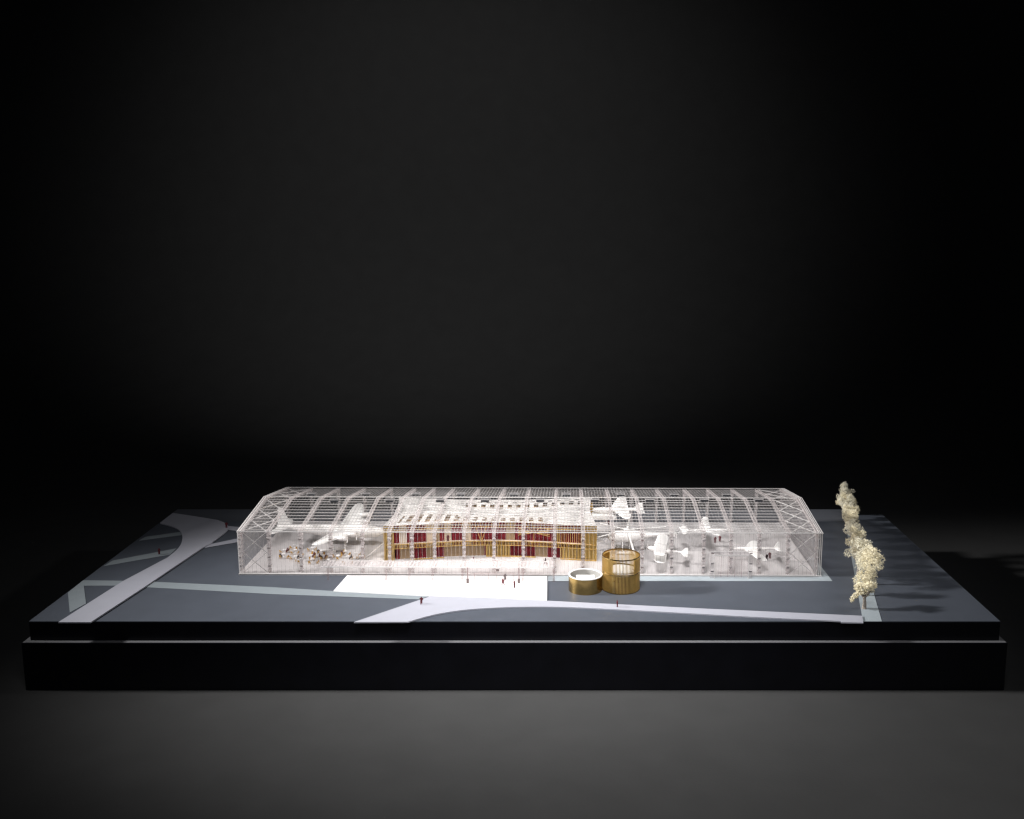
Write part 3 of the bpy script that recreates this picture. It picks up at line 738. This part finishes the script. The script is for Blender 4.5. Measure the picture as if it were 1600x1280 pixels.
# ------------------------------------------------------------------ cafe: tables, chairs, guests
ZH = .026
t0 = thing('cafe_table', '', 'table', (0, 0, 0))
mb = MB(); mb.tube([(0, 0, .056), (0, 0, .062)], .034, n=18); mb.build('tabletop', M['plaza'], t0)
mb = MB(); mb.tube([(0, 0, .004), (0, 0, .056)], .005, n=8); mb.build('table_leg', M['white'], t0)
mb = MB(); mb.tube([(0, 0, 0), (0, 0, .004)], .018, n=12); mb.build('table_foot', M['white'], t0)
c0 = thing('cafe_chair', '', 'chair', (0, 0, 0))
mb = MB(); mb.box((-.017, -.017, .033), (.017, .017, .037)); mb.build('seat', M['chair'], c0)
mb = MB(); mb.bar((0, -.017, .037), (0, -.024, .072), .032, .004, up=(0, 1, 0)); mb.build('backrest', M['chair'], c0)
for sx in (-1, 1):
    for sy in (-1, 1):
        mb = MB(); mb.bar((sx*.014, sy*.014, .033), (sx*.017, sy*.018, 0), .004); mb.build('leg', M['chair'], c0)
ords = ['first','second','third','fourth','fifth','sixth','seventh','eighth','ninth','tenth','eleventh','twelfth','thirteenth','fourteenth','fifteenth','sixteenth','seventeenth','eighteenth','nineteenth','twentieth'] 
def ordn(i):
    if i < 20: return ords[i]
    return ('twenty-' if i < 29 else 'thirty-') .rstrip() + ords[(i - 20) % 10] if i not in (29,) else 'thirtieth'
tabs = sorted([(460.7, 856), (461.5, 863.5), (444.6, 863.5), (443.5, 870), (462, 873.5), (471.5, 877), (488.6, 860), (486, 872), (488, 878.5), (513.7, 878.8), (528.4, 872.5), (540, 866), (543.6, 873.8), (556.8, 868), (563.4, 873.5), (505, 872.5)])
for i, (px, py) in enumerate(tabs):
    row = 'rear' if py < 866 else ('middle' if py < 874 else 'front')
    lb = f'round white cafe table under the airliner, {ordn(i)} from the left, in the {row} rows'
    if i == 0: t0.location = P(px, py, ZH); t0['label'] = lb; t0['group'] = 'cafe tables'
    else: copy_thing(t0, P(px, py, ZH), 0, lb, 'cafe tables')
t0.rotation_euler = (0, 0, 0)
chairs = [(439, 865, 0), (450.4, 863, 1), (438.3, 873, 1), (449.6, 873, 0), (454.7, 858.5, 0), (463.5, 860.5, 0), (456.4, 867, 0), (466, 866.5, 0), (455, 875, 0), (462.7, 878, 0), (466.8, 881, 0), (467.9, 873, 1), (472, 871, 0), (482.6, 862, 0), (493, 860.5, 0), (487.5, 868, 0), (491.5, 870, 1), (485, 876.5, 0), (491, 875, 0), (483.7, 882, 0), (496.5, 881, 0), (497.5, 866, 1), (499.5, 873, 1), (502.5, 876, 1), (510, 874, 1), (506.5, 869, 0), (517, 876, 1), (518, 870, 0), (522, 872, 0), (532, 872, 0), (527.5, 876, 0), (534.5, 868.5, 1), (538.5, 865, 0), (546, 869, 0), (549.7, 874, 1), (562, 868.5, 0), (558.5, 873.5, 0), (568.5, 873, 1), (537, 881, 0), (549.7, 881, 0)]
chairs.sort()
rc = random.Random(5); first = True; gi = 0
for i, (px, py, occ) in enumerate(chairs):
    loc = P(px, py, ZH)
    near = min(tabs, key=lambda q: (q[0]-px)**2 + (2*(q[1]-py))**2)
    d = P(near[0], near[1], ZH) - loc
    rz = math.atan2(d.y, d.x) - PI/2 + rc.uniform(-.3, .3)
    wh = 'occupied' if occ else 'empty'
    lb = f'{wh} golden cafe chair, {ordn(i)} of the chairs from the left'
    if first: c0.location = loc; c0.rotation_euler = (0, 0, rz); c0['label'] = lb; c0['group'] = 'golden cafe chairs'; first = False
    else: copy_thing(c0, loc, rz, lb, 'golden cafe chairs')
    if occ:
        person(0, 0, 0, .125, 'seat', rz, 'figure' if gi % 2 else 'figdark', f'seated {"maroon" if gi % 2 else "dark"} cafe guest, {ordn(gi)} guest from the left', loc=loc + Vector((0, 0, .0035)), group='seated cafe guests')
        gi += 1
mb = MB(); a = P(500, 863.5, ZH); b = P(530, 860.5, ZH)
mb.tube([(a.x, a.y, .07), (a.x + .02, a.y, .07), (b.x - .02, b.y, .07), (b.x, b.y, .07)], [(.02, .004), (.05, .006), (.05, .006), (.02, .004)], n=14)
ct = thing('bar_counter', 'long white rounded bar counter behind the middle cafe tables', 'counter')
mb.build('countertop', M['plaza'], ct)
mb = MB(); mb.box((a.x + .04, a.y - .02, ZH), (b.x - .04, a.y + .02, .064)); mb.build('counter_body', M['white'], ct)

# ------------------------------------------------------------------ trees
def crown_mesh(seed, rx, rz, n, h0, extra=()):
    rr = random.Random(seed); mb = MB(); bm = mb.bm
    blobs = []
    for k in range(17):
        th = rr.uniform(0, 2*PI); q = rr.uniform(-1, 1); rad = rr.uniform(.3, .95)
        blobs.append((Vector((math.cos(th)*math.sqrt(1-q*q)*rx*rad, math.sin(th)*math.sqrt(1-q*q)*rx*rad, h0 + q*rz*rad)), rr.uniform(.20, .39) * rx))
    for e in extra: blobs.append((Vector(e[:3]), e[3]))
    for b, br_ in blobs:
        m = int(n * (br_ / rx) ** 2 * 2.0)
        for k in range(m):
            d = Vector((rr.gauss(0, 1), rr.gauss(0, 1), rr.gauss(0, 1))).normalized()
            p = b + d * br_ * rr.uniform(.35, 1.12) ** .6
            s = rr.uniform(.007, .017)
            if rr.random() < .07: p = b + d * br_ * rr.uniform(1.1, 1.3); s *= .8
            ax = (d + Vector((rr.gauss(0, .6), rr.gauss(0, .6), rr.gauss(0, .6)))).normalized()
            u = ax.orthogonal().normalized(); w_ = ax.cross(u)
            tip = bm.verts.new(p + ax * s * 1.6); bs = [bm.verts.new(p + (u * math.cos(a) + w_ * math.sin(a)) * s * .62 - ax*s*.5) for a in (0, 2.1, 4.2)]
            for q in range(3): bm.faces.new([bs[q], bs[(q+1) % 3], tip])
            bm.faces.new(bs[::-1])
    me = bpy.data.meshes.new('crown'); bm.to_mesh(me); bm.free(); me.materials.append(M['leaf']); return me
def trunk_mesh(seed, h, r):
    rr = random.Random(seed); mb = MB()
    mb.tube([(0, 0, 0), (.004, 0, h*.2), (-.004, .004, h*.4), (.0, 0, h*.6)], [r*1.3, r, r*.8, r*.6], n=8)
    for k in range(6):
        a = rr.uniform(0, 2*PI); z0 = h*rr.uniform(.28, .55)
        mb.tube([(0, 0, z0), (math.cos(a)*h*.12, math.sin(a)*h*.12, z0 + h*.12), (math.cos(a)*h*.22, math.sin(a)*h*.22, z0 + h*.28)], [r*.5, r*.35, r*.15], n=6)
    me = bpy.data.meshes.new('trunk'); mb.bm.to_mesh(me); mb.bm.free(); me.materials.append(M['bark']); return me
CR = [crown_mesh(1, .165, .14, 620, .37, extra=((-.10, -.05, .30, .05), (-.16, -.05, .25, .045), (-.20, -.05, .20, .035), (-.22, -.05, .16, .028))), crown_mesh(2, .31, .22, 700, .45), crown_mesh(3, .28, .20, 700, .42), crown_mesh(4, .22, .22, 650, .44), crown_mesh(5, .21, .20, 650, .45)]
CP = []
for m_ in CR:
    c_ = m_.copy(); c_.materials.clear(); c_.materials.append(M['leafpale']); CP.append(c_)
TR = [trunk_mesh(k, .5, .030) for k in range(3)]
tdat = [(1350, 951.5, 0, 1.0, 0, 'small leaning cream tree nearest the front edge, its bare grey trunk showing'),
        (1352, 931, 2, .78, 1.0, 'low dense cream tree second from the front of the row'),
        (1356, 914, 1, 1.0, 2.0, 'broadest cream tree of the row, third from the front'),
        (1341, 902, 2, 1.05, 3.0, 'wide pale tree fourth from the front, leaning towards the hall'),
        (1342, 888, 3, .95, .7, 'cream tree fifth from the front of the row'),
        (1336, 873, 4, .98, 1.7, 'yellowish cream tree sixth from the front of the row'),
        (1334, 859, 3, 1.0, 2.7, 'cream tree seventh from the front of the row'),
        (1330, 846, 4, 1.03, 3.9, 'cream tree eighth from the front of the row'),
        (1326, 834, 3, 1.05, 4.6, 'cream tree ninth from the front of the row'),
        (1323, 823, 4, 1.05, 5.2, 'greyish cream tree third from the back of the row'),
        (1320, 814, 3, 1.05, 5.9, 'greyish tree second from the back of the row'),
        (1318, 806, 4, 1.12, .3, 'rearmost greyish tree, its top above the base edge')]
for i, (px, py, c, s, rz, lb) in enumerate(tdat):
    t = thing('model_tree', lb, 'tree', P(px, py, 0), rz, 'row of cream model trees'); t.scale = (s, s, s) if i == 0 else ((s*.93, s*.93, s*1.0) if i < 4 else (s*.82, s*.82, s*.96))
    for nm, me in (('trunk', TR[i % 3]), ('crown', (CP if i in (3, 6, 9, 11) else CR)[c])):
        o = bpy.data.objects.new(nm, me); COL.objects.link(o); o.parent = t
